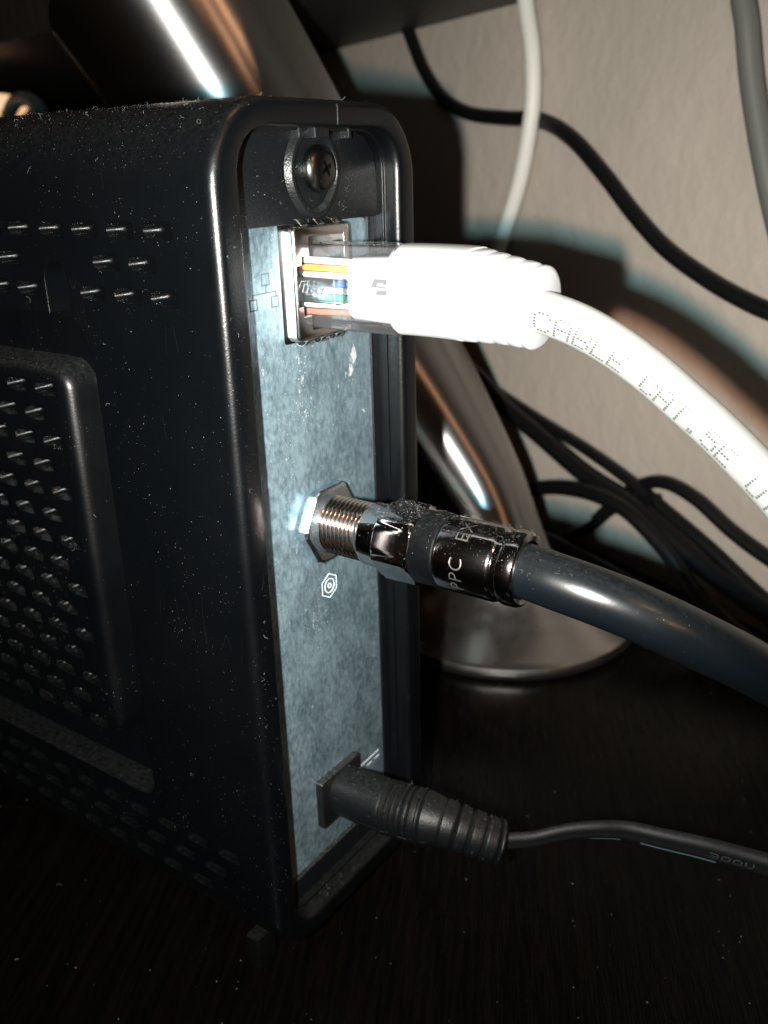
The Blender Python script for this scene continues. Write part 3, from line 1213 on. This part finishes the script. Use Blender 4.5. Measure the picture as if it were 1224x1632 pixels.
cable('black_cable', [(-130, 227, -80), (-106.1, 214.1, -58.8), (-78.7, 201.1, -70.6), (-51.1, 188, -77.6), (-26.9, 176.5, -82.6), (-8, 167.5, -87.6), (6.9, 160.5, -93.0), (22.8, 152.9, -99), (45.4, 142.1, -108.7),
                      (80, 126, -118)], 1.9, M_blackcord, 'thinner black cable lying just above the thickest one, close to the wall')
cable('black_cable', [(-20, 174, -106), (-12.2, 171.3, -96.3), (-4, 167.6, -88.9), (5.1, 163.3, -85.1), (16.4, 158, -86.8), (29.4, 151.9, -92.6), (43.1, 145.5, -96.7), (70, 133, -103)], 2.1, M_blackcord,
      'black cable arching up over the others at the right of the tangle')
cable('black_cable', [(-60, 178, -108), (-48, 173, -101), (-39.4, 170.2, -97), (-27.9, 164.8, -93.3), (-14.6, 158.5, -91.2), (-2.2, 152.6, -92.3), (12, 146, -99), (30, 138, -112), (60, 124, -119)], 2.5, M_blackcord,
      'black cable passing level behind the steel column, under the thickest one')
cable('black_cable', [(4, 161, -90), (-6.9, 165.5, -94.5), (-14.2, 168.6, -100.2), (-20.4, 171.3, -107.1), (-28.5, 174.6, -113.6), (-38.9, 178.1, -118.4), (-70, 185, -119.6)], 1.8, M_blackcord,
      'short black cable dropping to the desk behind the steel foot')
cable('black_cable', [(-60, 163, -112), (-42, 160, -110), (-30, 160, -111), (-14, 160.5, -116), (2, 156, -118.6), (20, 149, -119.4), (44, 138, -119.5), (80, 120, -119.5)], 2.5, M_blackcord,
      'black cable lying on the desk along the foot of the wall')

# ------------------------------------------------------------------ lamp made up for a warm glow, and a grey cord far off under the shelf, upper left

lm = empty('stand_in_lamp', (-322, 178, DZ))
tag(lm, 'made-up small lamp standing in for a blurred warm glow far back at the left edge, showing just above the modem', 'lamp')
lathe('stand_in_base', (-322, 178, DZ), (0, 0, 1), [(.2, 24), (2, 26), (5, 24), (9, 8), (12, 4)], M_base, lm, 32)
lathe('stand_in_pole', (-322, 178, DZ), (0, 0, 1), [(8, 3), (148, 3), (152, 5), (154, 5)], M_base, lm, 16)
lathe('stand_in_bulb', (-340, 164, 33.5), (.82, .57, .10), [(0, 1), (3, 5), (10, 7.5), (24, 6.5), (34, 4), (38, 1)], M_glow, lm, 20)
tube('grey_tube', catmull([(-322, 178, 26), (-305, 176, 38), (-285, 171, 36), (-268, 162, 26), (-255, 154, 5), (-248, 150, -40)], 8), 3.2, M_greycord, lm, 12)

# ------------------------------------------------------------------ lint: curled fibres and grains of dust
def lint(name, label, spots, n, ln, rad, lift=.25, grains=0, gr=.05, flat=.5):
    """fibres: thin three-sided threads that wander over and just above the surface; grains: tiny octahedra"""
    parts = []
    for _ in range(n):
        p, nr = spots()
        p = Vector(p)
        nr = Vector(nr)
        d = Vector((random.gauss(0, 1), random.gauss(0, 1), random.gauss(0, 1)))
        d = (d - nr * d.dot(nr) * flat).normalized()
        L_ = ln * random.uniform(.3, 1.3)
        k = 7
        curl = Vector((random.gauss(0, 1), random.gauss(0, 1), random.gauss(0, 1))) * random.uniform(.3, 1.2)
        pts = [p + nr * .03]
        for i in range(k):
            d = (d + d.cross(curl) * .6 + Vector((random.gauss(0, .25), random.gauss(0, .25), random.gauss(0, .25)))).normalized()
            q = pts[-1] + d * (L_ / k)
            h = (q - p).dot(nr)
            if h < .03:
                q += nr * (.03 - h)
            if h > lift * 4:
                q -= nr * (h - lift * 4)
            pts.append(q)
        r = rad * random.uniform(.6, 1.3)
        T, N = frames(pts, (.3, .2, .9))
        parts.append(loft([[pts[i] + (N[i] * math.cos(a) + T[i].cross(N[i]) * math.sin(a)) * r for a in (0, 2.1, 4.2)] for i in range(len(pts))]))
    for _ in range(grains):
        p, nr = spots()
        p = Vector(p) + Vector(nr) * gr * .4
        r = gr * random.uniform(.35, 1.2) ** 1.5
        ex = [Vector((random.gauss(0, 1), random.gauss(0, 1), random.gauss(0, 1))).normalized() for _ in range(2)]
        a = ex[0]
        b = a.cross(ex[1]).normalized()
        c = a.cross(b)
        v = [p + a * r, p - a * r, p + b * r * .7, p - b * r * .7, p + c * r * .8, p - c * r * .8]
        parts.append((v, [(0, 2, 4), (2, 1, 4), (1, 3, 4), (3, 0, 4), (2, 0, 5), (1, 2, 5), (3, 1, 5), (0, 3, 5)]))
    V, F = join_vf(parts)
    return tag(build(name, V, F, M_lint, None, 0), label, 'dust', None, 'stuff')


def on_top():
    x = random.uniform(-75, 4.0)
    a = random.choice((0, 0, 1, 2))
    if a == 0:
        y = random.uniform(-8, 18)
        return (x, y, 16), (0, 0, 1)
    t = math.radians(random.triangular(0, 85, 10))
    if a == 1:
        return (x, -6.5 - 10.5 * math.sin(t), 5.5 + 10.5 * math.cos(t)), (0, -math.sin(t), math.cos(t))
    return (x, 16.5 + 10.5 * math.sin(t), 5.5 + 10.5 * math.cos(t)), (0, math.sin(t), math.cos(t))


def on_side():
    z = random.triangular(-116, 6, 0)
    return (random.uniform(-75, 2), -17, z), (0, -1, 0)


def on_edge():
    x = random.uniform(-30, 4)
    t = math.radians(random.uniform(-10, 30))
    return (x, -6.5 - 10.5 * math.sin(t), 5.5 + 10.5 * math.cos(t)), (0, -math.sin(t), math.cos(t))


lint('dust', 'grey lint and dust lying along the top of the black modem', on_top, 240, 1.3, .011, .12, 3200, .028)
lint('dust', 'stray fibres and specks of dust on the flat side of the black modem', on_side, 32, 1.2, .009, .1, 320, .020)


def on_rim():
    c = random.random()
    if c < .45:
        return (random.uniform(.8, 4.4), random.uniform(-9, 19), -111.75), (0, 0, 1)
    if c < .75:
        return (5.0, random.uniform(-16.4, -13.5), random.uniform(-105, 4)), (1, 0, 0)
    return (1.12, random.uniform(-9, 18), random.uniform(1, 12)), (1, 0, 0)


lint('dust', 'dust gathered on the rim and lower sill around the port plate', on_rim, 50, 1.1, .011, .15, 900, .03)


def on_cyl(x0, x1, r, c=AX, a0=20, a1=160):
    def f():
        t = math.radians(random.triangular(a0, a1, 90))
        n_ = (0, math.cos(t), math.sin(t))
        return (random.uniform(x0, x1), c[1] + r * n_[1], c[2] + r * n_[2]), n_
    return f


lint('dust', 'fine fluff on top of the chrome coaxial connector', on_cyl(13.6, 35.6, 5.6), 150, .9, .007, .10, 500, .015)
lint('dust', 'specks and tiny hairs on the bent dark coaxial cable', lambda: (lambda i, t: (tuple(cpath[i] + Vector((-.25 * math.cos(t), 3.9 * math.cos(t), 3.9 * math.sin(t)))), (0, math.cos(t), math.sin(t))))(
    random.randrange(5, 85), math.radians(random.triangular(30, 215, 100))), 50, .9, .009, .12, 500, .02)
T_pp, N_pp = frames(ppath)


def on_plug():
    i = random.randrange(2, len(ppath) - 2)
    t = random.triangular(-2.4, 2.4, 0)
    nn = N_pp[i] * math.cos(t) + T_pp[i].cross(N_pp[i]) * math.sin(t)
    return tuple(ppath[i] + nn * (plug_r(i, 0) + .01)), tuple(nn)


lint('dust', 'dust on the ribbed black barrel plug', on_plug, 50, .9, .009, .15, 1000, .02)


def on_boot():
    x = random.uniform(1, 17)
    return (x, random.uniform(4.0, 9.6), -2.45), (0, 0, 1)


lint('dust', 'dust lying along the top of the clear network plug and its white boot', on_boot, 50, .8, .014, .12, 500, .03)


def on_desk():
    return (random.uniform(-120, 110), random.uniform(-60, 110), DZ + .01), (0, 0, 1)


lint('dust', 'scattered specks and hairs of dust on the dark desk', on_desk, 24, 1.5, .010, .1, 130, .03)
